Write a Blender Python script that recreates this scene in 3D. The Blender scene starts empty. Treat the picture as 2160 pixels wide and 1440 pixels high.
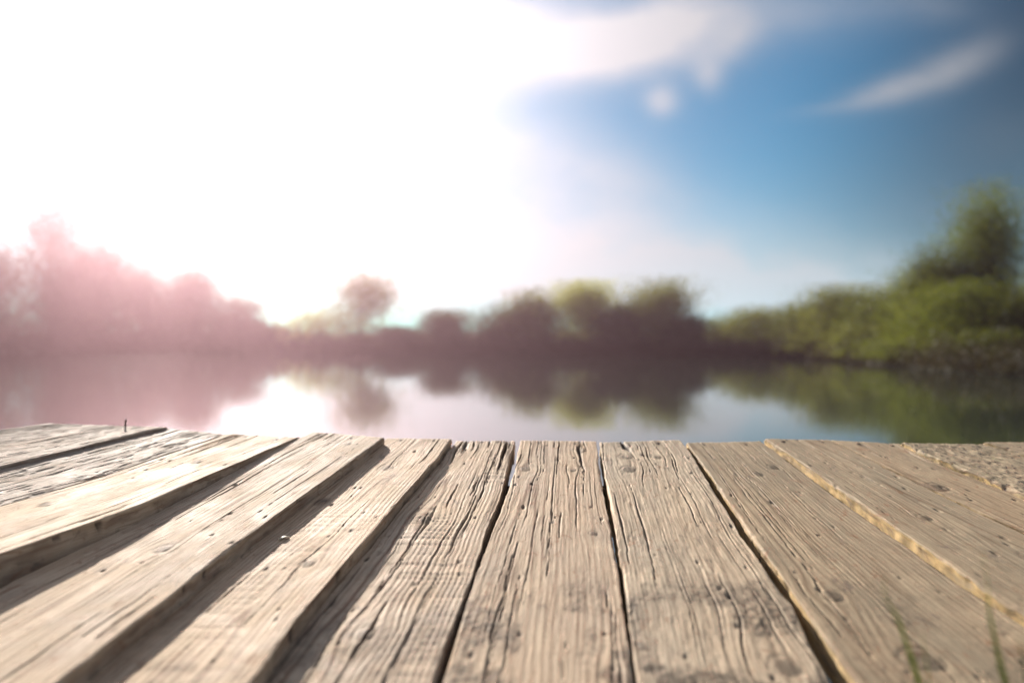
import bpy, math, random
import numpy as np
from mathutils import Vector

S = bpy.context.scene
COL = S.collection
R = math.radians
random.seed(5)

# ------------------------------------------------------------------ camera
CAM_Z = 0.8                      # metres above the water
FPX = 1680.0                     # focal length in pixels of the 2160 px wide photograph (28 mm)
cd = bpy.data.cameras.new("camera")
cam = bpy.data.objects.new("camera", cd)
COL.objects.link(cam)
cam.location = (0, 0, CAM_Z)
cam.rotation_euler = (R(90), 0, 0)
cd.sensor_width = 36.0
cd.lens = 28.0
cd.clip_start = 0.02
cd.clip_end = 3000
cd.dof.use_dof = True
cd.dof.focus_distance = 1.5
cd.dof.aperture_fstop = 1.75
S.camera = cam

# ------------------------------------------------------------------ light
SUN_AZ, SUN_EL = -25.0, 22.0     # degrees from +Y (towards +X positive), above the horizon
SUN = Vector((math.sin(R(SUN_AZ)) * math.cos(R(SUN_EL)), math.cos(R(SUN_AZ)) * math.cos(R(SUN_EL)), math.sin(R(SUN_EL))))
sl = bpy.data.lights.new("sun", 'SUN')
sl.energy = 5.0
sl.angle = R(0.55)
sl.color = (1.0, 0.905, 0.80)
so = bpy.data.objects.new("sun", sl)
COL.objects.link(so)
so.rotation_euler = SUN.to_track_quat('Z', 'Y').to_euler()
so.location = SUN * 50

S.view_settings.view_transform = 'Standard'
S.view_settings.look = 'None'
S.view_settings.exposure = 1.36
S.view_settings.gamma = 1
S.view_settings.use_curve_mapping = False
S.render.engine = 'CYCLES'
S.cycles.use_denoising = True
S.cycles.max_bounces = 8
S.cycles.transparent_max_bounces = 8
S.cycles.volume_bounces = 0


class NT:
    """small helper to write node trees"""
    def __init__(self, tree):
        self.t = tree
        tree.nodes.clear()

    def n(self, kind, **kw):
        nd = self.t.nodes.new(kind)
        for k, v in kw.items():
            if k.startswith('i_'):
                nd.inputs[k[2:].replace('_', ' ')].default_value = v
            else:
                setattr(nd, k, v)
        return nd

    def put(self, nd, idx, v):
        if isinstance(v, (int, float)):
            nd.inputs[idx].default_value = v
        elif isinstance(v, (tuple, list)):
            nd.inputs[idx].default_value = v
        else:
            self.t.links.new(v, nd.inputs[idx])

    def m(self, op, a, b=0.0, c=None, clamp=False):
        nd = self.t.nodes.new('ShaderNodeMath')
        nd.operation = op
        nd.use_clamp = clamp
        self.put(nd, 0, a)
        self.put(nd, 1, b)
        if c is not None:
            self.put(nd, 2, c)
        return nd.outputs[0]

    def dot(self, a, vec):
        nd = self.t.nodes.new('ShaderNodeVectorMath')
        nd.operation = 'DOT_PRODUCT'
        self.put(nd, 0, a)
        nd.inputs[1].default_value = vec
        return nd.outputs['Value']

    def mix(self, f, a, b, blend='MIX'):
        nd = self.t.nodes.new('ShaderNodeMix')
        nd.data_type = 'RGBA'
        nd.blend_type = blend
        self.put(nd, 0, f)
        self.put(nd, 6, a if not isinstance(a, tuple) else (*a[:3], 1))
        self.put(nd, 7, b if not isinstance(b, tuple) else (*b[:3], 1))
        return nd.outputs[2]

    def rng(self, v, a, b, c=0.0, d=1.0, smooth=True):
        nd = self.t.nodes.new('ShaderNodeMapRange')
        nd.interpolation_type = 'SMOOTHSTEP' if smooth else 'LINEAR'
        self.put(nd, 0, v)
        for i, x in enumerate((a, b, c, d)):
            nd.inputs[1 + i].default_value = x
        return nd.outputs[0]

    def noise(self, vec, scale, detail=3.0, rough=0.5, dist=0.0):
        nd = self.t.nodes.new('ShaderNodeTexNoise')
        if vec is not None:
            self.t.links.new(vec, nd.inputs['Vector'])
        nd.inputs['Scale'].default_value = scale
        nd.inputs['Detail'].default_value = detail
        nd.inputs['Roughness'].default_value = rough
        nd.inputs['Distortion'].default_value = dist
        return nd.outputs[0]

    def scale(self, vec, sc):
        nd = self.t.nodes.new('ShaderNodeVectorMath')
        nd.operation = 'MULTIPLY'
        self.t.links.new(vec, nd.inputs[0])
        nd.inputs[1].default_value = sc
        return nd.outputs[0]

    def link(self, a, b):
        self.t.links.new(a, b)


# ------------------------------------------------------------------ sky (world)
SKY_STRENGTH = 0.055
W = bpy.data.worlds.new("World")
S.world = W
W.use_nodes = True
g = NT(W.node_tree)
tc = g.n('ShaderNodeTexCoord')
D = tc.outputs['Generated']
sky = g.n('ShaderNodeTexSky', sky_type='NISHITA', sun_disc=False, sun_elevation=R(SUN_EL), sun_rotation=R(SUN_AZ),
          altitude=50, air_density=1.0, dust_density=0.6, ozone_density=2.2)
sep = g.n('ShaderNodeSeparateXYZ')
g.link(D, sep.inputs[0])
X, Y, Z = sep.outputs
Yp = g.m('MAXIMUM', Y, 0.08)
U = g.m('DIVIDE', X, Yp)
V = g.m('DIVIDE', Z, Yp)
comb = g.n('ShaderNodeCombineXYZ')
g.link(U, comb.inputs[0])
g.link(V, comb.inputs[1])
UV = comb.outputs[0]
wob = g.noise(UV, 5.0, 3, 0.5)
wob2 = g.noise(g.scale(UV, (1.0, 1.7, 1)), 9.0, 3, 0.55)


def puff(cx, cy, rx, ry, ang, amp, sharp=1.0):
    """one thin cloud; centre and radii are tangents of sky angles"""
    ca, sa = math.cos(R(ang)), math.sin(R(ang))
    du = g.m('SUBTRACT', U, cx)
    dv = g.m('SUBTRACT', V, cy)
    du = g.m('ADD', du, g.m('MULTIPLY', g.m('SUBTRACT', wob, 0.5), 0.05 * min(1, rx * 12)))
    a = g.m('ADD', g.m('MULTIPLY', du, ca / rx), g.m('MULTIPLY', dv, sa / rx))
    b = g.m('ADD', g.m('MULTIPLY', du, -sa / ry), g.m('MULTIPLY', dv, ca / ry))
    r2 = g.m('ADD', g.m('MULTIPLY', a, a), g.m('MULTIPLY', b, b))
    e = g.m('POWER', 2.71828, g.m('MULTIPLY', g.m('POWER', r2, sharp), -1.0))
    return g.m('MULTIPLY', e, amp)


def px(x, y):
    return (x - 1080) / FPX, (720 - y) / FPX


clouds = None
for (x, y, rx, ry, ang, amp) in [
        (1140, 110, 280, 66, 4, 1.1), (1370, 60, 170, 62, 20, 0.8), (1020, 30, 220, 60, 0, 0.5),
        (1393, 211, 34, 34, 0, 0.62), (1490, 160, 32, 36, 20, 0.42), (1545, 92, 60, 34, 35, 0.36),
        (1890, 190, 95, 27, 17, 0.5), (2010, 140, 115, 40, 25, 0.40), (1780, 225, 110, 14, 8, 0.12),
        (1650, 20, 300, 70, 8, 0.34), (1950, 15, 120, 36, -6, 0.14), (2130, 290, 120, 60, 0, 0.05),
        (1040, 300, 300, 100, -22, 0.36), (1250, 350, 190, 70, -20, 0.26),
        (800, 540, 700, 130, 0, 0.8), (1400, 590, 620, 100, -3, 0.75), (1850, 640, 520, 80, 0, 0.5)]:
    u0, v0 = px(x, y)
    p = puff(u0, v0, rx / FPX, ry / FPX, ang, amp)
    clouds = p if clouds is None else g.m('ADD', clouds, p)
back = g.rng(g.noise(g.scale(D, (1, 1, 2.5)), 2.2, 5, 0.55), 0.5, 0.75, 0, 0.55)     # thin cloud over the rest of the sky
back = g.m('MULTIPLY', back, g.rng(Y, 0.35, 0.6, 1, 0))
rear = g.rng(Y, 0.35, -0.15, 0.0, 1.0)
back = g.m('ADD', back, g.m('MULTIPLY', rear, 0.45))  # extra cloud cover behind the camera, added as fill light
clouds = g.m('ADD', g.m('MULTIPLY', clouds, g.rng(wob2, 0.2, 0.75, 0.72, 1.2)), back)
clouds = g.m('MULTIPLY', clouds, g.rng(Z, -0.02, 0.03))
clouds = g.m('MINIMUM', clouds, 0.95)
cosang = g.m('MAXIMUM', g.dot(D, SUN), 0.0)
aur = g.m('ADD', g.m('MULTIPLY', g.m('POWER', cosang, 13.0), 0.85), g.m('MULTIPLY', g.m('POWER', cosang, 45.0), 2.8))
nish0 = g.mix(1.0, sky.outputs[0], (0.02, 0.42, 0.54, 1), 'MULTIPLY')
pol = g.rng(cosang, 0.77, 0.56, 1.0, 0.30)           # clear air is darkest across from the sun
pol = g.m('MULTIPLY', pol, g.rng(V, 0.02, 0.20, 1.15, 1.0))
pn = g.n('ShaderNodeVectorMath', operation='SCALE')
g.link(nish0, pn.inputs[0])
g.link(pol, pn.inputs['Scale'])
nish = pn.outputs[0]
bright = g.m('ADD', 3.2, g.m('MULTIPLY', g.m('POWER', cosang, 6.0), 5.0))
cw = g.mix(rear, (0.98, 0.98, 1.0, 1), (0.90, 0.93, 1.08, 1))  # unseen clouds tinted cooler to cool the deck's shadows
bright = g.m('ADD', bright, g.m('MULTIPLY', rear, 3.0))        # clouds out of view, brightened to fill the shade on the deck
vs = g.n('ShaderNodeVectorMath', operation='SCALE')
g.link(cw, vs.inputs[0])
g.link(bright, vs.inputs['Scale'])
skyc = g.mix(clouds, nish, vs.outputs[0])
av = g.n('ShaderNodeVectorMath', operation='SCALE')
av.inputs[0].default_value = (5.0, 4.85, 4.9)
g.link(aur, av.inputs['Scale'])
low = g.n('ShaderNodeVectorMath', operation='SCALE')          # bright air near the horizon
low.inputs[0].default_value = (0.62, 1.6, 1.9)
g.link(g.m('MULTIPLY', g.m('POWER', 2.71828, g.m('MULTIPLY', g.m('MAXIMUM', Z, 0.0), -12.0)), g.rng(cosang, 0.93, 0.72, 0.3, 2.1)), low.inputs['Scale'])
tot = g.mix(1.0, g.mix(1.0, skyc, av.outputs[0], 'ADD'), low.outputs[0], 'ADD')
bg = g.n('ShaderNodeBackground')
g.link(tot, bg.inputs[0])
bg.inputs[1].default_value = SKY_STRENGTH
wo = g.n('ShaderNodeOutputWorld')
g.link(bg.outputs[0], wo.inputs[0])


# ------------------------------------------------------------------ helpers
def tag(o, label=None, cat=None, group=None, kind=None):
    if label:
        o['label'] = label
    if cat:
        o['category'] = cat
    if group:
        o['group'] = group
    if kind:
        o['kind'] = kind
    return o


def link(o, parent=None):
    COL.objects.link(o)
    if parent is not None:
        o.parent = parent
    return o


def empty(name, loc=(0, 0, 0), parent=None):
    o = bpy.data.objects.new(name, None)
    o.empty_display_size = 0.2
    o.location = loc
    return link(o, parent)


def quad_mesh(name, co, quads, mat=None, smooth=True, ngons=()):
    co = np.asarray(co, np.float32)
    quads = np.asarray(quads, np.int32)
    me = bpy.data.meshes.new(name)
    me.vertices.add(len(co))
    me.vertices.foreach_set('co', co.ravel())
    ng = [np.asarray(n, np.int32) for n in ngons]
    loops = np.concatenate([quads.ravel()] + ng) if ng else quads.ravel()
    starts = np.arange(0, quads.size, 4)
    tot = quads.size
    for n in ng:
        starts = np.append(starts, tot)
        tot += len(n)
    me.loops.add(len(loops))
    me.loops.foreach_set('vertex_index', loops.astype(np.int32))
    me.polygons.add(len(starts))
    me.polygons.foreach_set('loop_start', starts.astype(np.int32))
    sm = np.full(len(starts), smooth)
    if ng:
        sm[len(quads):] = False
    me.polygons.foreach_set('use_smooth', sm)
    me.update(calc_edges=True)
    me.validate()
    if mat:
        me.materials.append(mat)
    return me


def attr(me, name, data, typ='FLOAT'):
    a = me.attributes.new(name, typ, 'POINT')
    a.data.foreach_set('value' if typ == 'FLOAT' else 'vector', np.asarray(data, np.float32).ravel())


def tube_arrays(pts, radii, seg=8, co=None, quads=None):
    """adds a tapered tube along pts to the lists"""
    co = [] if co is None else co
    quads = [] if quads is None else quads
    base = len(co)
    pts = [Vector(p) for p in pts]
    for i, p in enumerate(pts):
        d = (pts[min(i + 1, len(pts) - 1)] - pts[max(i - 1, 0)]).normalized()
        a = d.orthogonal().normalized() if abs(d.z) < 0.9 else Vector((1, 0, 0))
        a = (a - d * a.dot(d)).normalized()
        b = d.cross(a)
        for k in range(seg):
            t = 2 * math.pi * k / seg
            co.append(tuple(p + (a * math.cos(t) + b * math.sin(t)) * radii[i]))
    for i in range(len(pts) - 1):
        for k in range(seg):
            k2 = (k + 1) % seg
            quads.append((base + i * seg + k, base + i * seg + k2, base + (i + 1) * seg + k2, base + (i + 1) * seg + k))
    return co, quads


def _hash(i, j, seed):
    i = i.astype(np.int64)
    j = j.astype(np.int64)
    h = (i * 374761393 + j * 668265263 + seed * 1442695041) & 0xFFFFFFFF
    h = ((h ^ (h >> 13)) * 1274126177) & 0xFFFFFFFF
    h = ((h ^ (h >> 16)) * 2246822519) & 0xFFFFFFFF
    return ((h ^ (h >> 15)) & 0xFFFFFF) / float(0xFFFFFF)


def vn(x, y, seed=0):
    """value noise 0..1"""
    x, y = np.broadcast_arrays(np.asarray(x, float), np.asarray(y, float))
    i, j = np.floor(x), np.floor(y)
    f, q = x - i, y - j
    f = f * f * f * (f * (f * 6 - 15) + 10)
    q = q * q * q * (q * (q * 6 - 15) + 10)
    a, b = _hash(i, j, seed), _hash(i + 1, j, seed)
    c, d = _hash(i, j + 1, seed), _hash(i + 1, j + 1, seed)
    return (a * (1 - f) + b * f) * (1 - q) + (c * (1 - f) + d * f) * q


def fbm(x, y, seed=0, oct=4, gain=0.5):
    s, a, n = 0, 1.0, 0
    for k in range(oct):
        s = s + a * vn(np.asarray(x) * 2 ** k, np.asarray(y) * 2 ** k, seed + 17 * k)
        n += a
        a *= gain
    return s / n


def sstep(x, a, b):
    t = np.clip((x - a) / (b - a), 0, 1)
    return t * t * (3 - 2 * t)


# ------------------------------------------------------------------ materials
def new_mat(name):
    m = bpy.data.materials.new(name)
    m.use_nodes = True
    return m, NT(m.node_tree)


def wood_material(name, tan, grey, pale, late, side, dirtc=(0.035, 0.027, 0.022), spots=0.0, spec=0.12):
    m, n = new_mat(name)
    out = n.n('ShaderNodeOutputMaterial')
    bs = n.n('ShaderNodeBsdfPrincipled')
    n.link(bs.outputs[0], out.inputs[0])
    at = lambda s: n.n('ShaderNodeAttribute', attribute_name=s)
    crd = at('board').outputs['Vector']
    ring, dirt, sd = at('ring').outputs['Fac'], at('dirt').outputs['Fac'], at('side').outputs['Fac']
    big = n.noise(n.scale(crd, (3.5, 9, 1)), 1.0, 4, 0.6)
    big2 = n.noise(n.scale(crd, (9, 14, 1)), 1.0, 5, 0.65, 0.5)
    streak = n.noise(n.scale(crd, (7, 260, 1)), 1.0, 3, 0.6)
    fine = n.noise(n.scale(crd, (40, 900, 1)), 1.0, 2, 0.6)
    tone = n.noise(n.scale(crd, (0.35, 0, 3.1)), 1.0, 1, 0.5)          # boards differ from one another
    c = n.mix(n.rng(n.m('ADD', n.m('MULTIPLY', big, 0.6), n.m('MULTIPLY', tone, 0.5)), 0.38, 0.70), tan, grey)
    c = n.mix(n.rng(big2, 0.45, 0.75, 0, 0.75), c, pale)
    c = n.mix(n.rng(streak, 0.42, 0.75, 0, 0.5), c, pale)
    c = n.mix(n.rng(streak, 0.5, 0.2, 0, 0.45), c, late)
    line = n.noise(n.scale(crd, (5, 150, 1)), 1.0, 4, 0.7)
    c = n.mix(n.rng(line, 0.46, 0.30, 0, 0.65), c, late)
    c = n.mix(n.rng(line, 0.56, 0.72, 0, 0.5), c, pale)
    c = n.mix(n.m('MULTIPLY', ring, 0.8), c, late)
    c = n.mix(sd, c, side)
    c = n.mix(n.rng(fine, 0.55, 0.25, 0, 0.30), c, late)
    # rusty and sooty stains that belong to the board
    st = n.noise(n.scale(crd, (26, 40, 1)), 1.0, 4, 0.7, 1.2)
    c = n.mix(n.rng(st, 0.57, 0.70, 0, 0.55), c, (0.24, 0.11, 0.055))
    st2 = n.noise(n.scale(crd, (14, 30, 1)), 1.3, 5, 0.75, 0.8)
    c = n.mix(n.rng(st2, 0.56, 0.72, 0, 0.6), c, (0.12, 0.09, 0.075))
    if spots:
        sp = n.noise(n.scale(crd, (75, 110, 1)), 1.0, 4, 0.7, 0.6)
        c = n.mix(n.rng(sp, 0.56, 0.64, 0, spots), c, (0.045, 0.036, 0.045))
        sp2 = n.noise(n.scale(crd, (40, 60, 1)), 1.0, 4, 0.7, 0.4)
        c = n.mix(n.rng(sp2, 0.58, 0.7, 0, spots * 0.6), c, (0.17, 0.19, 0.09))
    c = n.mix(n.m('MINIMUM', dirt, 1.0), c, dirtc)
    n.link(c, bs.inputs['Base Color'])
    bs.inputs['Specular IOR Level'].default_value = spec
    n.link(n.rng(big2, 0.3, 0.8, 0.68, 0.9), bs.inputs['Roughness'])
    bump = n.n('ShaderNodeBump')
    bump.inputs['Strength'].default_value = 0.5
    bump.inputs['Distance'].default_value = 0.0016
    h = n.m('ADD', n.m('MULTIPLY', fine, 0.5), n.m('ADD', n.m('MULTIPLY', streak, 0.8), n.m('MULTIPLY', line, 0.8)))
    h = n.m('ADD', h, n.m('MULTIPLY', n.noise(n.scale(crd, (180, 260, 1)), 1.0, 4, 0.7), 0.5))
    n.link(h, bump.inputs['Height'])
    n.link(bump.outputs[0], bs.inputs['Normal'])
    return m


TAN, GREY, PALE, LATE = (0.55, 0.405, 0.265), (0.45, 0.36, 0.265), (0.69, 0.56, 0.40), (0.18, 0.10, 0.058)
M_smooth = wood_material("weathered_pine", TAN, GREY, PALE, LATE, (0.30, 0.265, 0.245))
M_grey = wood_material("greyed_pine", (0.52, 0.40, 0.27), (0.38, 0.32, 0.245), (0.69, 0.57, 0.41), (0.14, 0.10, 0.066), (0.50, 0.37, 0.19))
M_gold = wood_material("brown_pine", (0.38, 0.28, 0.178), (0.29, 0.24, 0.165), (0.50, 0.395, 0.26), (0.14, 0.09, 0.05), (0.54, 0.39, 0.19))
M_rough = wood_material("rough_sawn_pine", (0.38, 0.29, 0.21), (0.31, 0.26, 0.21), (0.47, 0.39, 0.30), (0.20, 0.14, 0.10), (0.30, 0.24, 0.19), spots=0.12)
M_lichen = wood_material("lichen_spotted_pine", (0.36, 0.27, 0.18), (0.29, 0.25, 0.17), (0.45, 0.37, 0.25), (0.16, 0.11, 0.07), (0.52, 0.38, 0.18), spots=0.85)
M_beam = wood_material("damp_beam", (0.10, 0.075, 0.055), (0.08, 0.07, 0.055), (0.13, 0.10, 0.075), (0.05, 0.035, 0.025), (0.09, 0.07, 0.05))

M_rust, n = new_mat("rusty_iron")
b = n.n('ShaderNodeBsdfPrincipled')
n.link(b.outputs[0], n.n('ShaderNodeOutputMaterial').inputs[0])
n.link(n.mix(n.noise(None, 300, 3), (0.035, 0.022, 0.02), (0.10, 0.045, 0.025)), b.inputs['Base Color'])
b.inputs['Roughness'].default_value = 0.75
b.inputs['Metallic'].default_value = 0.3

M_chip, n = new_mat("pale_chip")
b = n.n('ShaderNodeBsdfPrincipled')
n.link(b.outputs[0], n.n('ShaderNodeOutputMaterial').inputs[0])
n.link(n.mix(n.noise(None, 200, 3), (0.62, 0.56, 0.40), (0.45, 0.38, 0.26)), b.inputs['Base Color'])
b.inputs['Roughness'].default_value = 0.6


def leaf_material(name, a, bcol, ccol, scale=0.7, trans=0.5):
    m, n = new_mat(name)
    geo = n.n('ShaderNodeNewGeometry')
    oi = n.n('ShaderNodeObjectInfo')
    pos = geo.outputs['Position']
    big = n.noise(pos, scale, 3, 0.6)
    c = n.mix(n.rng(big, 0.35, 0.65), a, bcol)
    c = n.mix(n.rng(n.noise(pos, scale * 14, 2), 0.45, 0.8, 0, 0.8), c, ccol)
    c = n.mix(n.m('MULTIPLY', oi.outputs['Random'], 0.45), c, a)
    df = n.n('ShaderNodeBsdfDiffuse')
    tr = n.n('ShaderNodeBsdfTranslucent')
    gl = n.n('ShaderNodeBsdfGlossy')
    gl.inputs['Roughness'].default_value = 0.45
    gl.inputs['Color'].default_value = (0.4, 0.4, 0.4, 1)
    n.link(c, df.inputs[0])
    n.link(n.mix(1.0, c, (1.35, 1.3, 0.75, 1), 'MULTIPLY'), tr.inputs[0])
    mx = n.n('ShaderNodeMixShader')
    mx.inputs[0].default_value = trans
    n.link(df.outputs[0], mx.inputs[1])
    n.link(tr.outputs[0], mx.inputs[2])
    mx2 = n.n('ShaderNodeMixShader')
    mx2.inputs[0].default_value = 0.05
    n.link(mx.outputs[0], mx2.inputs[1])
    n.link(gl.outputs[0], mx2.inputs[2])
    n.link(mx2.outputs[0], n.n('ShaderNodeOutputMaterial').inputs[0])
    return m


L_olive = leaf_material("olive_leaves", (0.085, 0.098, 0.022), (0.150, 0.170, 0.036), (0.20, 0.21, 0.05))
L_dark = leaf_material("dark_leaves", (0.045, 0.046, 0.024), (0.070, 0.075, 0.030), (0.10, 0.10, 0.045))
L_yellow = leaf_material("yellow_green_leaves", (0.21, 0.235, 0.065), (0.28, 0.30, 0.09), (0.32, 0.33, 0.11), 0.7, 0.6)
L_green = leaf_material("fresh_green_leaves", (0.075, 0.095, 0.012), (0.140, 0.170, 0.020), (0.18, 0.21, 0.03), 0.9)
L_deep = leaf_material("deep_green_leaves", (0.055, 0.068, 0.012), (0.100, 0.120, 0.020), (0.13, 0.15, 0.03), 0.9)
L_scrub = leaf_material("brown_scrub", (0.032, 0.027, 0.016), (0.045, 0.042, 0.018), (0.06, 0.058, 0.024), 0.5, 0.3)
L_grass = leaf_material("grass_green", (0.13, 0.17, 0.03), (0.18, 0.22, 0.04), (0.23, 0.26, 0.07), 9, 0.55)

M_bark, n = new_mat("bark")
b = n.n('ShaderNodeBsdfPrincipled')
n.link(b.outputs[0], n.n('ShaderNodeOutputMaterial').inputs[0])
n.link(n.mix(n.noise(None, 9, 4), (0.06, 0.045, 0.035), (0.13, 0.10, 0.08)), b.inputs['Base Color'])
b.inputs['Roughness'].default_value = 0.9

M_ground, n = new_mat("grassy_ground")
b = n.n('ShaderNodeBsdfPrincipled')
n.link(b.outputs[0], n.n('ShaderNodeOutputMaterial').inputs[0])
ps = n.n('ShaderNodeNewGeometry').outputs['Position']
c = n.mix(n.rng(n.noise(ps, 1.3, 5, 0.6), 0.35, 0.65), (0.055, 0.048, 0.03), (0.05, 0.065, 0.02))
c = n.mix(n.rng(n.noise(ps, 30, 4, 0.7), 0.45, 0.7, 0, 0.6), c, (0.03, 0.026, 0.018))
n.link(c, b.inputs['Base Color'])
b.inputs['Roughness'].default_value = 0.95
bp = n.n('ShaderNodeBump')
bp.inputs['Distance'].default_value = 0.02
n.link(n.noise(ps, 25, 5, 0.7), bp.inputs['Height'])
n.link(bp.outputs[0], b.inputs['Normal'])

M_water, n = new_mat("pond_water")
b = n.n('ShaderNodeBsdfPrincipled')
n.link(b.outputs[0], n.n('ShaderNodeOutputMaterial').inputs[0])
b.inputs['Base Color'].default_value = (0.022, 0.030, 0.024, 1)
b.inputs['IOR'].default_value = 1.5
b.inputs['Roughness'].default_value = 0.045
ps = n.n('ShaderNodeNewGeometry').outputs['Position']
bp = n.n('ShaderNodeBump')
bp.inputs['Strength'].default_value = 0.03
bp.inputs['Distance'].default_value = 0.02
n.link(n.noise(n.scale(ps, (1.0, 1.0, 1)), 1.6, 3, 0.5), bp.inputs['Height'])
n.link(bp.outputs[0], b.inputs['Normal'])

# ------------------------------------------------------------------ ground and water
AZ_SHORE = [(-180, 9), (-120, 14), (-80, 26), (-50, 58), (-36, 68), (-28, 70), (-22, 72), (-17, 70), (-12, 64), (-5, 55), (0, 50), (10, 48), (14, 47), (17, 44),
            (20, 42), (24, 34), (28, 26), (32, 23), (40, 21), (55, 18), (80, 14), (120, 9), (180, 9)]


def shore(az):
    """distance of the far waterline at an azimuth in degrees"""
    return np.interp(az, [a for a, _ in AZ_SHORE], [d for _, d in AZ_SHORE])


na, nr = 240, 90
azs = np.linspace(-180, 180, na, endpoint=False)
rr = np.concatenate([np.linspace(0.25, 3, 18), np.geomspace(3.3, 106, nr - 18)])
A_, R_ = np.meshgrid(np.radians(azs), rr, indexing='ij')
gx, gy = np.sin(A_) * R_, np.cos(A_) * R_
sh = np.repeat(shore(azs)[:, None], len(rr), 1) + (fbm(gx * 0.2, gy * 0.2, 3) - 0.5) * 1.2
far = -0.6 + 1.0 * sstep(R_ - sh, -4, 2.5) + 1.3 * sstep(R_ - sh, 2, 20)
near = 0.30 - 0.95 * sstep(gy + 0.25 * np.sin(gx * 0.8), 0.75, 2.2)
near = near + (fbm(gx * 3, gy * 3, 9) - 0.5) * 0.05
gz = np.where(gy < 2.5, np.maximum(near, np.where(R_ > sh - 4, far, -9)), far)
co = np.stack([gx, gy, gz], -1).reshape(-1, 3)
idx = np.arange(na * len(rr)).reshape(na, len(rr))
nx = np.roll(idx, -1, 0)
q = np.stack([idx[:, :-1], idx[:, 1:], nx[:, 1:], nx[:, :-1]], -1).reshape(-1, 4)[:, ::-1]
me = quad_mesh("ground", co, q, M_ground, True, ngons=[idx[:, 0]])
tag(link(bpy.data.objects.new("ground", me)), kind="structure")

ww = 102.0
me = quad_mesh("water", [(-ww, -ww, 0), (ww, -ww, 0), (ww, ww, 0), (-ww, ww, 0)], [(0, 1, 2, 3)], M_water)
tag(link(bpy.data.objects.new("water", me)), kind="structure")

# ------------------------------------------------------------------ the wooden deck
VL, KD = 450.0, 902.0            # the deck plane: depth = KD / (row - VL)


def ray(x, y, dz):
    d = (0.537 - dz) / (0.1607 + (y - 720) / FPX)
    return np.stack([(x - 1080) / FPX * d, d, CAM_Z - (y - 720) / FPX * d], -1)


def edge_pts(poly, dzf, dzn, yend, nt):
    """samples one board edge evenly in depth, from the near end to the lake end"""
    p = np.array(sorted(poly, key=lambda q: q[1]), float)
    if p[-1, 1] < yend:
        k = max(0, len(p) - 4)
        s = (p[-1, 0] - p[k, 0]) / (p[-1, 1] - p[k, 1])
        p = np.vstack([p, [p[-1, 0] + s * (yend - p[-1, 1]), yend]])
    d0, d1 = KD / (p[0, 1] - VL), KD / (yend - VL)
    dd = np.linspace(d1, d0, nt)
    yy = VL + KD / dd
    xx = np.interp(yy, p[:, 1], p[:, 0])
    # smooth the kinks of the polyline
    XX = (xx - 1080) / FPX * dd
    k = max(3, nt // 30) | 1
    pad = np.pad(XX, k // 2, mode='reflect', reflect_type='odd')
    XX = np.convolve(pad, np.ones(k) / k, 'valid')
    xx = XX / dd * FPX + 1080
    f = np.clip((dd - 0.911) / (2.0 - 0.911), -0.15, 1.1)
    dz = dzn + (dzf - dzn) * f
    return ray(xx, yy, dz)


deck = empty("wooden_deck", (0, 1.3, 0.45))
tag(deck, "weathered plank deck with uneven boards fanning out to the pond's edge", "deck")
deck_inv = Vector(deck.location)


def to_deck(co):
    return np.asarray(co) - np.array(deck_inv)


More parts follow.
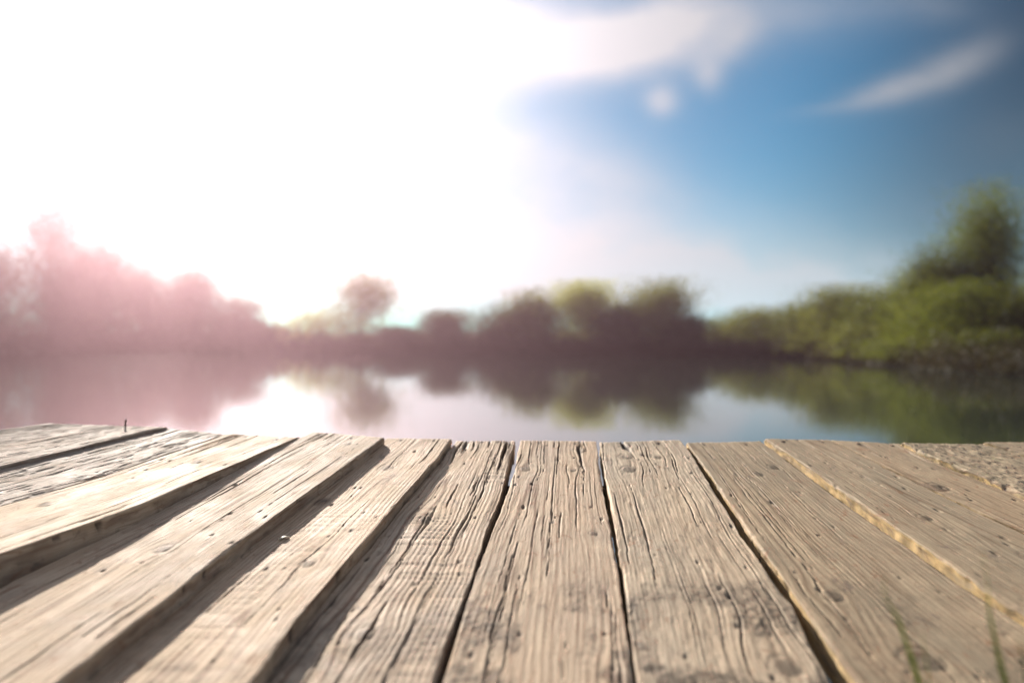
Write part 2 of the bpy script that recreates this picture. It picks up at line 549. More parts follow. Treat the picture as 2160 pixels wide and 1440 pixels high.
def plank(name, Lp, Rp, dz, mat, seed, yend=1580, ring_mm=8.0, late=1.0, cracks=4, cr_w=1.0, rough=0.0, knots=None, saw=0.0, checks=3, hair=4,
          lichen=0.0, grime=0.0, nails=(), label=None, chip=1.0, pith=None, relief=1.0, gold=(1.0, 1.0)):
    rs = np.random.RandomState(seed)
    l0 = edge_pts(Lp, dz[0], dz[1], yend, 2)
    r0 = edge_pts(Rp, dz[2], dz[3], yend, 2)
    length = max(np.linalg.norm(l0[1] - l0[0]), np.linalg.norm(r0[1] - r0[0]))
    nt = int(length / 0.0042)
    Lq, Rq = edge_pts(Lp, dz[0], dz[1], yend, nt), edge_pts(Rp, dz[2], dz[3], yend, nt)
    mid = (Lq + Rq) / 2
    a = np.concatenate([[0], np.cumsum(np.linalg.norm(np.diff(mid, axis=0), axis=1))])
    wd = np.linalg.norm(Rq - Lq, axis=1)
    # true width across the grain
    ax = mid[-1] - mid[0]
    ax /= np.linalg.norm(ax)
    acr = Rq - Lq
    wtrue = np.linalg.norm(acr - (acr @ ax)[:, None] * ax, axis=1)
    w = float(np.mean(wtrue))
    ns = max(40, int(w / 0.0016))
    s = np.linspace(0, 1, ns)
    s = np.unique(np.concatenate([s, [0.002, 0.005, 0.010, 0.016, 0.984, 0.990, 0.995, 0.998]]))
    ns = len(s)
    A = np.repeat(a[:, None], ns, 1)
    B = (s[None, :] - 0.5) * w + np.zeros_like(A)
    skew = (acr @ ax)[:, None] * (s[None, :] - 0.5)
    A = A + skew
    so_ = seed * 13.7
    # ---- fibre direction bends round the knots
    kn = []
    nk = rs.randint(2, 5) if knots is None else 0
    for _ in range(nk):
        kn.append((rs.uniform(0.05, a[-1]), rs.uniform(-0.4, 0.4) * w, rs.uniform(0.006, 0.014)))
    for (fa, fb, r) in (knots or []):
        kn.append((fa * a[-1], (fb - 0.5) * w, r))
    bw = B + 0.011 * (fbm(A * 1.6 + so_, B * 4, seed) - 0.5) + 0.0022 * (vn(A * 9 + so_, B * 12, seed + 5) - 0.5)
    kmask = np.zeros_like(A)
    kring = np.zeros_like(A)
    for (a0, b0, r) in kn:
        da, db = A - a0, B - b0
        e = np.exp(-(da / (5.5 * r)) ** 2 - (db / (3.2 * r)) ** 2)
        bw = bw - db * e * 0.6
        dist = np.sqrt((da / 1.25) ** 2 + db ** 2) / r + 0.25 * (vn(A * 150, B * 150, seed) - 0.5)
        kmask = np.maximum(kmask, 1 - sstep(dist, 0.75, 1.1))
        kring = np.maximum(kring, (1 - sstep(dist, 0.9, 1.8)) * 0.8)
    pc = pith if pith is not None else rs.uniform(-0.6, 0.6)
    h0 = 0.03 + 0.05 * rs.rand()
    q_ = np.sqrt((bw - pc * w) ** 2 + (h0 * 0.6 + 0.018 * (A - a[-1] * rs.uniform(0.2, 0.8)) + 0.02 * (fbm(A * 1.1 + so_, B * 2, seed + 3) - 0.5)) ** 2)
    ph = q_ / (ring_mm / 1000) + 0.35 * (vn(A * 5 + so_, B * 60, seed + 7) - 0.5)
    fr = ph - np.floor(ph)
    strength = 0.35 + 0.65 * vn(np.floor(ph) * 7.3 + seed, A * 1.5, seed + 8)
    ring = np.exp(-((fr - 0.72) / 0.13) ** 2) * strength * late
    fib = vn(A * 16 + so_, bw * 330, seed + 21) * 0.6 + vn(A * 40 + so_, bw * 560, seed + 22) * 0.4
    patch = sstep(fbm(A * 5 + so_, B * 16, seed + 31), 0.38, 0.66)
    h = (0.00034 * ring - 0.00042 * (1 - patch) * (1 - fr) * late + 0.0007 * (fib - 0.5) * (0.35 + patch)) * relief
    h += 0.0015 * (fbm(A * 7 + so_, B * 14, seed + 41) - 0.5)
    if saw:
        sw = vn(A * 170 + so_, B * 5, seed + 51) * sstep(fbm(A * 4, B * 9, seed + 52), 0.35, 0.6)
        h -= saw * 0.0011 * sstep(sw, 0.45, 0.95)
    if rough:
        h += rough * 0.0030 * (fbm(A * 45 + so_, B * 85, seed + 61, 4, 0.6) - 0.5)
        h -= rough * 0.0030 * sstep(fbm(A * 22 + so_, B * 120, seed + 62, 3), 0.58, 0.75)
    dirt = 0.12 * sstep(vn(A * 30 + so_, bw * 420, seed + 71), 0.72, 0.95) * patch
    # ---- drying cracks follow the fibre
    lst = []
    for _ in range(cracks):
        ln = rs.uniform(0.12, 0.55)
        lst.append((rs.uniform(-0.1, a[-1]), ln, rs.uniform(-0.46, 0.46) * w, rs.uniform(0.7, 1.5) * cr_w, rs.uniform(0.5, 1), 0))
    for _ in range(checks):                                # end checks at the lake end
        ln = rs.uniform(0.06, 0.3)
        lst.append((a[-1] - ln * 0.42, ln, rs.uniform(-0.44, 0.44) * w, rs.uniform(0.8, 2.0) * cr_w, 1, 0))
    for _ in range(hair):                                  # long hairlines along the year rings
        lst.append((rs.uniform(0.1, a[-1]), rs.uniform(0.3, 0.9), rs.uniform(-0.48, 0.48) * w, rs.uniform(0.80, 1.0), rs.uniform(0.22, 0.5), 1))
    for (ac, ln, bc, cw_, dp, fine) in lst:
        wander = 0.004 * (vn(A[:, :1] * 11 + bc * 100, 0.5, seed + 81) - 0.5) + 0.0016 * (vn(A[:, :1] * 50 + bc * 100, 1.5, seed + 82) - 0.5)
        prof = np.clip(1 - np.abs((A - ac) / (ln / 2)), 0, 1) ** 0.6
        width = 0.0016 * cw_ * (0.55 + 0.45 * prof if fine else prof * (0.5 + vn(A * 30 + bc * 50, 2.5, seed + 83))) + 1e-6
        if fine:
            prof = prof * sstep(vn(A[:, :1] * 9 + bc * 70, 3.5, seed + 84), 0.15, 0.45)
        x = np.abs(bw + wander - bc) / width
        mk = (1 - sstep(x, 0.35, 1.25)) * (prof > 0) * np.clip(prof * 3, 0, 1)
        h -= mk * 0.0045 * dp
        dirt = np.maximum(dirt, mk * 0.9 * dp)
        h += 0.0007 * np.exp(-((x - 1.7) / 0.8) ** 2) * (prof > 0) * prof
    # knots stand a little proud, with a dark ring and a split heart
    h += 0.0005 * kmask - 0.0010 * np.exp(-((kring - 0.45) / 0.2) ** 2) * (kring > 0.05)
    dirt = np.maximum(dirt, 0.5 * kring * (1 - 0.5 * kmask))
    dirt = np.maximum(dirt, (0.4 + 0.35 * vn(A * 90, B * 200, seed + 45)) * kmask)
    # pits: old fixings, insect holes, dents
    for _ in range(int(10 + 16 * a[-1])):
        a0, b0, r = rs.uniform(0, a[-1]), rs.uniform(-0.5, 0.5) * w, rs.uniform(0.0012, 0.0042)
        dist = np.sqrt(((A - a0) / rs.uniform(1.0, 2.5)) ** 2 + (B - b0) ** 2) / r
        mk = 1 - sstep(dist, 0.5, 1.2)
        h -= mk * rs.uniform(0.0008, 0.003)
        dirt = np.maximum(dirt, mk * rs.uniform(0.25, 0.9))
    if lichen:
        lm = sstep(fbm(A * 60 + so_, B * 70, seed + 91, 3), 0.56, 0.66)
        h += lichen * 0.0015 * lm
        h -= lichen * 0.0016 * sstep(fbm(A * 35 + so_, B * 60, seed + 92, 4), 0.55, 0.7)
    for (fa, fb) in nails:                                 # iron stains round the nails
        da, db = A - (a[-1] - fa), B - (fb - 0.5) * w
        mk = np.exp(-(da / 0.016) ** 2 - (db / 0.006) ** 2) * (0.5 + vn(A * 90, B * 300, seed + 46))
        dirt = np.maximum(dirt, 0.6 * mk)
        h -= 0.0012 * np.exp(-(da / 0.006) ** 2 - (db / 0.006) ** 2)
    if grime:                                              # trodden mud and sooty blotches at the landward end
        gm = sstep(fbm(A * 13 + so_, B * 17, seed + 98, 5, 0.62), 0.46, 0.66) * (1 - sstep(A, 0.18, 0.52))
        gm = gm * (0.5 + vn(A * 120, B * 160, seed + 99))
        dirt = np.maximum(dirt, np.minimum(grime * 0.55 * gm, 0.7))
        h += 0.0015 * gm * grime * (vn(A * 160, B * 200, seed + 97) - 0.3)
    # wear along the lake end
    en = a[-1] - a[:, None]
    h -= 0.006 * np.clip(1 - en / 0.012, 0, 1) ** 2 * (0.4 + vn(B * 60, 0.3, seed + 95)) * chip
    dirt = np.maximum(dirt, 0.25 * sstep(vn(A * 14 + so_, B * 170, seed + 96), 0.55, 0.9) * np.clip(1 - en / 0.10, 0, 1))
    # rounded, chipped arrises
    for sgn, ed in ((1, B + w / 2), (-1, w / 2 - B)):
        rad = 0.0014 + 0.0042 * chip * sstep(fbm(A * 9 + so_, sgn * 3.0 + 0 * A, seed + 101, 3), 0.42, 0.75) + 0.004 * chip * sstep(vn(A * 60 + so_, sgn * 7.0 + 0 * A, seed + 102), 0.8, 1)
        x = np.clip(rad - ed, 0, rad)
        h -= rad - np.sqrt(np.maximum(rad ** 2 - x ** 2, 0))
    # ragged outline
    P = Lq[:, None, :] * (1 - s[None, :, None]) + Rq[:, None, :] * s[None, :, None]
    jl = 0.0022 * chip * (fbm(a * 16 + so_, 0.2 + 0 * a, seed + 111, 4, 0.6) - 0.5) * 2
    jr = 0.0022 * chip * (fbm(a * 16 + so_, 5.2 + 0 * a, seed + 112, 4, 0.6) - 0.5) * 2
    P[:, :, 0] += jl[:, None] * (1 - s[None, :]) + jr[:, None] * s[None, :]
    je = 0.006 * chip * (fbm(B[-1] * 40 + so_, 0.7 + 0 * B[-1], seed + 113, 4, 0.6) - 0.5)
    P[:, :, 1] += je[None, :] * np.clip(1 - en / 0.1, 0, 1)
    UP = np.array([0, -0.158, 0.987])
    P = P + h[:, :, None] * UP
    # ---- sides and underside
    zbot = 0.263 + 0.1607 * P[:, :, 1] - 0.046
    cols, Cr, Cd, Cs, Cc = [], [], [], [], []

    def side(edge, sgn, base_b):
        out = []
        fs = [0.06, 0.14, 0.25, 0.38, 0.52, 0.68, 0.84, 1.0]
        top = P[:, edge]
        zb = zbot[:, edge]
        sd_dir = (Rq - Lq) / wd[:, None]
        for f in fs:
            zz = top[:, 2] + (zb - top[:, 2]) * f
            dep = (top[:, 2] - zz)
            bulge = 0.007 * (fbm(a * 34 + so_, dep * 220 + sgn * 9, seed + 121, 5, 0.65) - 0.5) - 0.0012 * (dep > 0.004)
            pp = top.copy()
            pp[:, 2] = zz
            pp[:, :2] += (sd_dir * (bulge * sgn)[:, None])[:, :2]
            rg = sstep(vn(a * 14 + so_, dep * 300 + seed, seed + 122), 0.4, 0.9) * 0.7
            dd = 0.30 * sstep(vn(a * 40 + so_, dep * 160, seed + 123), 0.55, 0.9)
            sp = sstep(vn(a * 55 + so_, dep * 20 + 3.0, seed + 126), 0.90, 0.96)          # splits across the edge
            dd = np.maximum(dd, 0.75 * sp)
            pp[:, :2] -= (sd_dir * (0.0025 * sp * sgn)[:, None])[:, :2]
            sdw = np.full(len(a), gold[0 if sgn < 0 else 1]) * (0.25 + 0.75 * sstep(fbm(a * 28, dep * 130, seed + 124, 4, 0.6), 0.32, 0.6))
            out.append((pp, rg, dd, sdw, np.stack([a, base_b + sgn * dep, np.full(len(a), so_)], -1)))
        return out

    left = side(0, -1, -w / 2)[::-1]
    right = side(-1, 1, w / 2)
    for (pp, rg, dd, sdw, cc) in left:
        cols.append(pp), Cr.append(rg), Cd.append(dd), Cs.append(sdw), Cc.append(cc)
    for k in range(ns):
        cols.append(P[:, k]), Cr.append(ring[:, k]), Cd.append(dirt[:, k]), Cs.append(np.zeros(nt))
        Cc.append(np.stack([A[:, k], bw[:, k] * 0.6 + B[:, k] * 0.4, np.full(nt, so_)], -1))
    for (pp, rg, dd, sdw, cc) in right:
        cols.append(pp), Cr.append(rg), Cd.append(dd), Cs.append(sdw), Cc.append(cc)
    nc = len(cols)
    co = np.stack(cols, 1).reshape(-1, 3)
    idx = np.arange(nt * nc).reshape(nt, nc)
    quads = np.stack([idx[:-1, :-1], idx[:-1, 1:], idx[1:, 1:], idx[1:, :-1]], -1).reshape(-1, 4)
    bot = np.stack([idx[:-1, -1], idx[:-1, 0], idx[1:, 0], idx[1:, -1]], -1).reshape(-1, 4)
    quads = np.concatenate([quads, bot])
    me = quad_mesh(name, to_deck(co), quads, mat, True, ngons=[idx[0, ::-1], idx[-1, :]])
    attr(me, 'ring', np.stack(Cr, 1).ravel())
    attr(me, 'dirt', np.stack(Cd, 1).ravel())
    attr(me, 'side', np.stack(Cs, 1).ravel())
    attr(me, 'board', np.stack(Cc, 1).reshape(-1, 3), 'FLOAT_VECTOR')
    o = link(bpy.data.objects.new(name, me), deck)
    if label:
        o['label'] = label

    def at(fa, fb):
        """a point on the top of this board: share of its length from the lake end (metres), share of its width"""
        i = int(np.clip(np.searchsorted(a, a[-1] - fa), 0, nt - 1))
        k = int(np.clip(np.searchsorted(s, fb), 0, ns - 1))
        return Vector(P[i, k])

    def under(xp, yp):
        """the point of this board's top that the line of sight through one spot meets"""
        u = P[:, :, 0] / P[:, :, 1] * FPX + 1080
        v = 720 - (P[:, :, 2] - CAM_Z) / P[:, :, 1] * FPX
        return Vector(P.reshape(-1, 3)[np.argmin(((u - xp) ** 2 + (v - yp) ** 2).ravel())])
    at.under = under
    return o, at


def nail(par, p, r=0.0035, stick=0.0, lean=(0, 0)):
    """round rusty nail; sunk to its head, or standing proud by stick metres"""
    p = p - deck_inv
    if stick:
        top = p + Vector((lean[0], lean[1], stick))
        co, q = tube_arrays([p - Vector((0, 0, 0.006)), p + (top - p) * 0.5, p + (top - p) * 0.9], [r, r * 0.9, r * 0.9], 8)
        co, q = tube_arrays([top - (top - p) * 0.12, top - (top - p) * 0.02, top, top + (top - p) * 0.03], [r * 1.3, r * 1.7, r * 1.6, r * 0.3], 8, co, q)
    else:
        co, q = tube_arrays([p + Vector((0, 0, -0.012)), p + Vector((0, 0, 0.0002)), p + Vector((0, 0, 0.0008)), p + Vector((0, 0, 0.0011))],
                            [r * 0.8, r, r * 0.8, r * 0.15], 10)
    me = quad_mesh("nail", co, q, M_rust, True)
    return link(bpy.data.objects.new("nail", me), par)


# edges traced in the photograph, lake end first
A_L = [(115, 891), (0, 905), (-700, 996), (-2400, 1230), (-4600, 1560)]
A_R = [(354, 899), (0, 983), (-1866, 1440), (-2400, 1570)]
B_L = [(358, 901), (0, 989), (-1820, 1440), (-2300, 1560)]
B_R = [(480, 913), (443, 926), (201, 1009), (0, 1066), (-1200, 1440), (-1600, 1570)]
C_L = [(482, 912), (446, 926), (205, 1009), (4, 1066), (-1190, 1440), (-1590, 1570)]
C_R = [(632, 920), (503, 975), (431, 1005), (282, 1069), (0, 1166), (-420, 1310), (-800, 1440), (-1150, 1560)]
D_L = [(662, 908), (625, 926), (560, 957), (480, 1000), (400, 1044), (282, 1104), (150, 1166), (0, 1238), (-400, 1432), (-650, 1560)]
D_R = [(811, 920), (720, 987), (644, 1041), (503, 1142), (439, 1190), (350, 1263), (258, 1331), (117, 1440), (-30, 1560)]
E_L = [(818, 922), (735, 992), (644, 1062), (503, 1166), (439, 1216), (350, 1290), (258, 1362), (150, 1450), (20, 1560)]
E_R = [(954, 923), (926, 961), (846, 1049), (789, 1118), (713, 1202), (620, 1311), (528, 1440), (440, 1560)]
F_L = [(962, 927), (930, 973), (852, 1064), (795, 1134), (720, 1220), (630, 1330), (540, 1446), (452, 1560)]
F_R = [(1088, 927), (1075, 969), (1055, 1049), (1027, 1118), (995, 1218), (970, 1283), (942, 1355), (916, 1440), (880, 1560)]
G_L = [(1098, 926), (1085, 993), (1061, 1065), (1033, 1134), (1001, 1222), (972, 1310), (942, 1408), (930, 1440), (892, 1560)]
G_R = [(1257, 928), (1268, 1005), (1280, 1077), (1301, 1182), (1321, 1323), (1335, 1440), (1350, 1560)]
H_L = [(1265, 930), (1278, 1010), (1291, 1082), (1311, 1193), (1328, 1320), (1345, 1440), (1362, 1560)]
H_R = [(1432, 925), (1456, 954), (1478, 990), (1522, 1057), (1561, 1127), (1611, 1193), (1665, 1268), (1698, 1335), (1755, 1440), (1820, 1560)]
I_L = [(1447, 931), (1497, 999), (1547, 1071), (1589, 1135), (1641, 1202), (1706, 1295), (1762, 1371), (1812, 1440), (1890, 1560)]
I_R = [(1603, 928), (1698, 999), (1802, 1075), (1923, 1160), (2044, 1245), (2125, 1297), (2300, 1415), (2500, 1560)]
J_L = [(1613, 922), (1682, 969), (1802, 1049), (1923, 1134), (1984, 1174), (2084, 1243), (2160, 1290), (2340, 1410), (2560, 1560)]
J_R = [(1748, 925), (1895, 999), (2004, 1053), (2160, 1126), (2500, 1290), (3050, 1560)]
K_L = [(1753, 926), (1903, 999), (2014, 1053), (2173, 1126), (2520, 1290), (3075, 1560)]
K_R = [(1898, 934), (1964, 971), (2044, 1005), (2160, 1050), (2700, 1270), (3400, 1560)]
L_L = [(1900, 931), (1945, 952), (2004, 977), (2084, 1009), (2160, 1042), (2700, 1262), (3420, 1560)]
L_R = [(2072, 934), (2160, 960), (2700, 1120), (4150, 1560)]
M_L = [(2073, 930), (2160, 957), (2700, 1117), (4160, 1560)]
M_R = [(2300, 930), (2700, 1010), (5400, 1560)]

# nails along the lake end, in the board they hold
NAILS = {'C': [(.03, .35), (.035, .8)], 'D': [(.03, .2), (.035, .62)], 'E': [(.025, .25), (.025, .75)], 'F': [(.02, .45), (.02, .72), (.02, .86)],
         'G': [(.03, .25), (.03, .72)], 'H': [(.03, .25), (.03, .70), (.12, .45)], 'I': [(.03, .2), (.03, .75)],
         'J': [(.03, .2), (.03, .8)], 'K': [(.03, .3), (.03, .8)], 'L': [(.03, .4)], 'M': [(.04, .3)]}

boards = {}


def add(key, *a, **k):
    boards[key] = plank("plank", *a, nails=NAILS.get(key, ()), **k)


add('A', A_L, A_R, (.024, .040, .026, .046), M_rough, 11, yend=1400, cracks=6, rough=0.2, checks=2, ring_mm=9, chip=1.3, gold=(.3, .2))
add('B', B_L, B_R, (.020, .030, .020, .040), M_rough, 12, yend=1400, cracks=8, rough=0.5, checks=3, chip=1.3, gold=(.3, .2), late=.5, label="rough splintery plank")
add('C', C_L, C_R, (.020, .042, .020, .068), M_smooth, 13, yend=1500, hair=5, cracks=9, checks=4, ring_mm=7, gold=(.3, .15), chip=.7,
    knots=[(.80, .55, .008), (.55, .3, .009)])
add('D', D_L, D_R, (.022, .010, .022, .028), M_smooth, 14, hair=5, cracks=8, checks=5, ring_mm=6, cr_w=.9, gold=(.3, .15), chip=.8,
    knots=[(.93, .7, .006), (.42, .55, .010)])
add('E', E_L, E_R, (.004, -.002, .010, .020), M_smooth, 15, cracks=2, checks=1, ring_mm=6.5, grime=0.4, saw=.6, gold=(.3, .15), chip=.7, pith=.1, late=1.2,
    knots=[(.80, .45, .014), (.62, .15, .012), (.38, .7, .009)])
add('F', F_L, F_R, (-.002, -.006, .000, .002), M_smooth, 16, hair=6, cracks=16, checks=12, ring_mm=7.5, grime=0.6, saw=1.0, cr_w=1.15, gold=(.3, .2), pith=-.25, relief=1.5, late=1.2,
    knots=[(.55, .35, .012), (.93, .2, .012), (.2, .45, .010)])
add('G', G_L, G_R, (.000, -.002, .000, .000), M_smooth, 17, hair=10, cracks=16, checks=8, ring_mm=9, grime=1, cr_w=.75, gold=(.2, .2), chip=.9,
    knots=[(.80, .12, .010), (.80, .68, .007), (.93, .8, .010), (.5, .85, .006), (.12, .93, .012)])
add('H', H_L, H_R, (.001, .000, .001, -.002), M_grey, 18, hair=6, cracks=12, checks=7, ring_mm=6, grime=1.2, rough=.22, cr_w=1.0, relief=1.05, late=.8, gold=(.7, .3),
    knots=[(.96, .3, .011), (.88, .26, .012), (.88, .6, .009), (.80, .25, .013), (.14, .8, .014)])
add('I', I_L, I_R, (-.002, .001, -.002, -.003), M_gold, 19, hair=10, cracks=13, checks=4, ring_mm=8, grime=0.5, cr_w=.7, gold=(.9, .3), late=.9,
    knots=[(.82, .75, .010), (.78, .5, .010), (.3, .2, .012), (.15, .35, .016), (.13, .8, .010)])
add('J', J_L, J_R, (.004, .009, .004, .008), M_gold, 20, cracks=5, checks=3, ring_mm=5.5, grime=0.6, late=1.0, gold=(1, .2), chip=1.1,
    knots=[(.55, .4, .009), (.4, .7, .010)])
add('K', K_L, K_R, (-.006, -.006, -.003, -.002), M_gold, 21, cracks=4, checks=3, ring_mm=5.5, grime=0.5, late=.9, gold=(.5, .2), chip=.5,
    knots=[(.72, .12, .015), (.5, .1, .012)])
add('L', L_L, L_R, (.006, .010, .004, .006), M_lichen, 22, yend=1400, cracks=6, checks=4, rough=.45, lichen=.7, gold=(1, .3), chip=1.6,
    label="rough plank spotted with dark lichen")
add('M', M_L, M_R, (.009, .014, .009, .014), M_lichen, 23, yend=1400, cracks=4, checks=4, rough=.3, lichen=.3, gold=(1, .3), chip=1.3)

for k, lst in NAILS.items():
    o, at = boards[k]
    for (fa, fb) in lst:
        nail(o, at(fa, fb), 0.0044)
oA, atA = boards['A']
nl = nail(oA, atA.under(264.0, 899.0), 0.0022, 0.016, (0.001, 0.0))
nl['label'] = "bent rusty nail standing proud"

# joists and posts under the boards
UPV = Vector((0, -0.158, 0.987))


def box_beam(name, p0, p1, wdt, hgt, mat):
    p0, p1 = Vector(p0), Vector(p1)
    d = (p1 - p0).normalized()
    up = Vector((0, 0, 1)) if abs(d.z) < 0.9 else Vector((0, 1, 0))
    sx = d.cross(up).normalized()
    up = sx.cross(d)
    prof = []
    c = 0.006
    for (u, v) in ((-1, -1), (1, -1), (1, 1), (-1, 1)):
        prof += [(u * (wdt / 2 - c), v * hgt / 2), (u * wdt / 2, v * (hgt / 2 - c))] if (u * v > 0) else [(u * wdt / 2, v * (hgt / 2 - c)), (u * (wdt / 2 - c), v * hgt / 2)]
    nseg = 24
    co, cc = [], []
    for i in range(nseg + 1):
        p = p0 + (p1 - p0) * (i / nseg)
        for (x, y) in prof:
            j = 0.0015 * (random.random() - 0.5)
            co.append(tuple(p + sx * (x + j) + up * (y + j)))
            cc.append((i / nseg * (p1 - p0).length, x + y, 3.0))
    k = len(prof)
    q = [(i * k + a, i * k + (a + 1) % k, (i + 1) * k + (a + 1) % k, (i + 1) * k + a) for i in range(nseg) for a in range(k)]
    me = quad_mesh(name, to_deck(co), q, mat, False, ngons=[list(range(k))[::-1], [nseg * k + a for a in range(k)]])
    n_ = len(co)
    attr(me, 'ring', np.zeros(n_))
    attr(me, 'dirt', np.zeros(n_))
    attr(me, 'side', np.zeros(n_))
    attr(me, 'board', np.array(cc), 'FLOAT_VECTOR')
    return link(bpy.data.objects.new(name, me), deck)


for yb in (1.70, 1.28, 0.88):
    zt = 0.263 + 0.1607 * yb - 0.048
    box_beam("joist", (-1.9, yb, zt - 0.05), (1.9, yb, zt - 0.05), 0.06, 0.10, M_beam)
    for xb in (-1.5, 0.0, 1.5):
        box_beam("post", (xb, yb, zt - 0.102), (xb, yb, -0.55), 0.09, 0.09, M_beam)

# ------------------------------------------------------------------ small things on and in front of the deck
p = boards['E'][1].under(598.0, 1138.0)
co, q = [], []
for i in range(9):
    t = i / 8
    wv = 0.0035 * math.sin(math.pi * min(1, 0.12 + t * 0.9)) + 0.0006
    for j in range(5):
        v = (j / 4 - 0.5) * 2
        co.append(((t - 0.5) * 0.016 - v * wv * 0.4, (t - 0.5) * 0.006 + v * wv, 0.0026 * math.sin(math.pi * t) + 0.0018 * t - 0.0008 * v * v))
for i in range(8):
    for j in range(4):
        q.append((i * 5 + j, i * 5 + j + 1, (i + 1) * 5 + j + 1, (i + 1) * 5 + j))
me = quad_mesh("wood_chip", co, q, M_chip)
o = link(bpy.data.objects.new("wood_chip", me))
md = o.modifiers.new("thick", 'SOLIDIFY')
md.thickness = 0.001
o.location = Vector(p) + Vector((0, 0, 0.0010))
tag(o, "small pale curled wood chip lying in the shadow edge on a plank", "wood chip")


def blade(pts, w, label, bend=0.0):
    """one grass blade: a thin folded strip along pts"""
    pts = [Vector(v) for v in pts]
    n_ = 28
    co, q = [], []
    base = pts[0].copy()
    for i in range(n_ + 1):
        t = i / n_ * (len(pts) - 1)
        k = min(int(t), len(pts) - 2)
        f = t - k
        p0, p1, p2, p3 = pts[max(k - 1, 0)], pts[k], pts[k + 1], pts[min(k + 2, len(pts) - 1)]
        c = 0.5 * (2 * p1 + (p2 - p0) * f + (2 * p0 - 5 * p1 + 4 * p2 - p3) * f * f + (3 * p1 - p0 - 3 * p2 + p3) * f ** 3)
        u = i / n_
        ww_ = w * (1 - u ** 3) * (0.7 + 0.3 * math.sin(math.pi * u)) + 0.0003
        tw = bend + 1.2 * u
        sx = Vector((math.cos(tw), math.sin(tw), 0.0))
        sy = Vector((-math.sin(tw), math.cos(tw), 0))
        co += [tuple(c - sx * ww_ / 2 - base), tuple(c + sy * ww_ * 0.18 - base), tuple(c + sx * ww_ / 2 - base)]
    for i in range(n_):
        for j in range(2):
            q.append((i * 3 + j, i * 3 + j + 1, i * 3 + j + 4, i * 3 + j + 3))
    me = quad_mesh("grass_blade", co, q, L_grass)
    o = link(bpy.data.objects.new("grass_blade", me))
    o.location = base
    md = o.modifiers.new("thick", 'SOLIDIFY')
    md.thickness = 0.0004
    tag(o, label, "grass blade", "grass blades in front of the deck")
    return o


def at_px(x, y, d):
    return Vector(((x - 1080) / FPX * d, d, CAM_Z - (y - 720) / FPX * d))


GD = 0.70
blade([at_px(1990, 1800, GD), at_px(1968, 1560, GD), at_px(1962, 1440, GD), at_px(1945, 1335, GD + .01)], 0.0085,
      "short upright grass blade between a leaning one and a tall bent one", 0.3)
blade([at_px(2010, 1810, GD + .02), at_px(1960, 1520, GD + .01), at_px(1900, 1320, GD), at_px(1870, 1262, GD), at_px(1866, 1215, GD)], 0.0085,
      "thin grass blade leaning far left over the deck", 0.2)
blade([at_px(2170, 1810, GD), at_px(2150, 1560, GD), at_px(2112, 1405, GD), at_px(2088, 1290, GD + .01), at_px(2086, 1240, GD + .01), at_px(2073, 1165, GD + .01)], 0.0092,
      "tallest grass blade rising before the deck boards with a kinked tip", 0.1)
blade([at_px(2190, 1810, GD - .03), at_px(2185, 1560, GD - .03), at_px(2168, 1440, GD - .02), at_px(2150, 1350, GD - .02)], 0.0085,
      "grass blade at the frame edge behind the tallest blade's foot", 0.5)


# ------------------------------------------------------------------ trees round the pond
def leaf_cloud(pts, size, rs, mat, name):
    n_ = len(pts)
    d1 = rs.normal(size=(n_, 3))
    d1 /= np.linalg.norm(d1, axis=1)[:, None]
    d2 = np.cross(d1, rs.normal(size=(n_, 3)))
    d2 /= np.linalg.norm(d2, axis=1)[:, None]
    sz = size * rs.uniform(0.6, 1.4, n_)[:, None]
    a, b = d1 * sz * 0.5, d2 * sz * 0.30
    nn = np.cross(d1, d2) * sz * 0.08
    co = np.stack([pts - a, pts + b + nn, pts + a, pts - b + nn], 1).reshape(-1, 3)
    q = np.arange(n_ * 4).reshape(-1, 4)
    return quad_mesh(name, co, q, mat, False)


CROWN_N = 0


def crown_points(w, h, z0, rs, leaf, lai=4.2, soft=1.0, blobs=14, depth=None, lean=0.0, top_narrow=0.6):
    """leaf positions: overlapping clumps that thin out towards the outline"""
    area = w * (h - z0) * 0.8
    n_ = int(np.clip(lai * area / (leaf * leaf * 0.3), 500, 40000))
    dp = depth or w * 0.8
    per = rs.dirichlet(np.ones(blobs) * 4) * n_
    out = []
    hh = h - z0
    for k in range(blobs):
        f = (k + 0.5) / blobs
        cz = z0 + hh * (0.10 + 0.80 * f)
        rad = w * 0.5 * (1 - (1 - top_narrow) * max(0, f - 0.25) / 0.75)
        cx = rs.uniform(-0.55, 0.55) * rad + lean * f
        cy = rs.uniform(-0.5, 0.5) * dp * 0.5
        sg = np.array([w * 0.19, dp * 0.2, hh * 0.12]) * rs.uniform(0.75, 1.25) * soft
        p_ = rs.normal(size=(int(per[k]), 3)) * sg + np.array([cx, cy, cz])
        out.append(p_)
    p_ = np.concatenate(out)
    p_ = p_[(p_[:, 2] > 0.02) & (p_[:, 2] < h * 1.12)]
    return p_


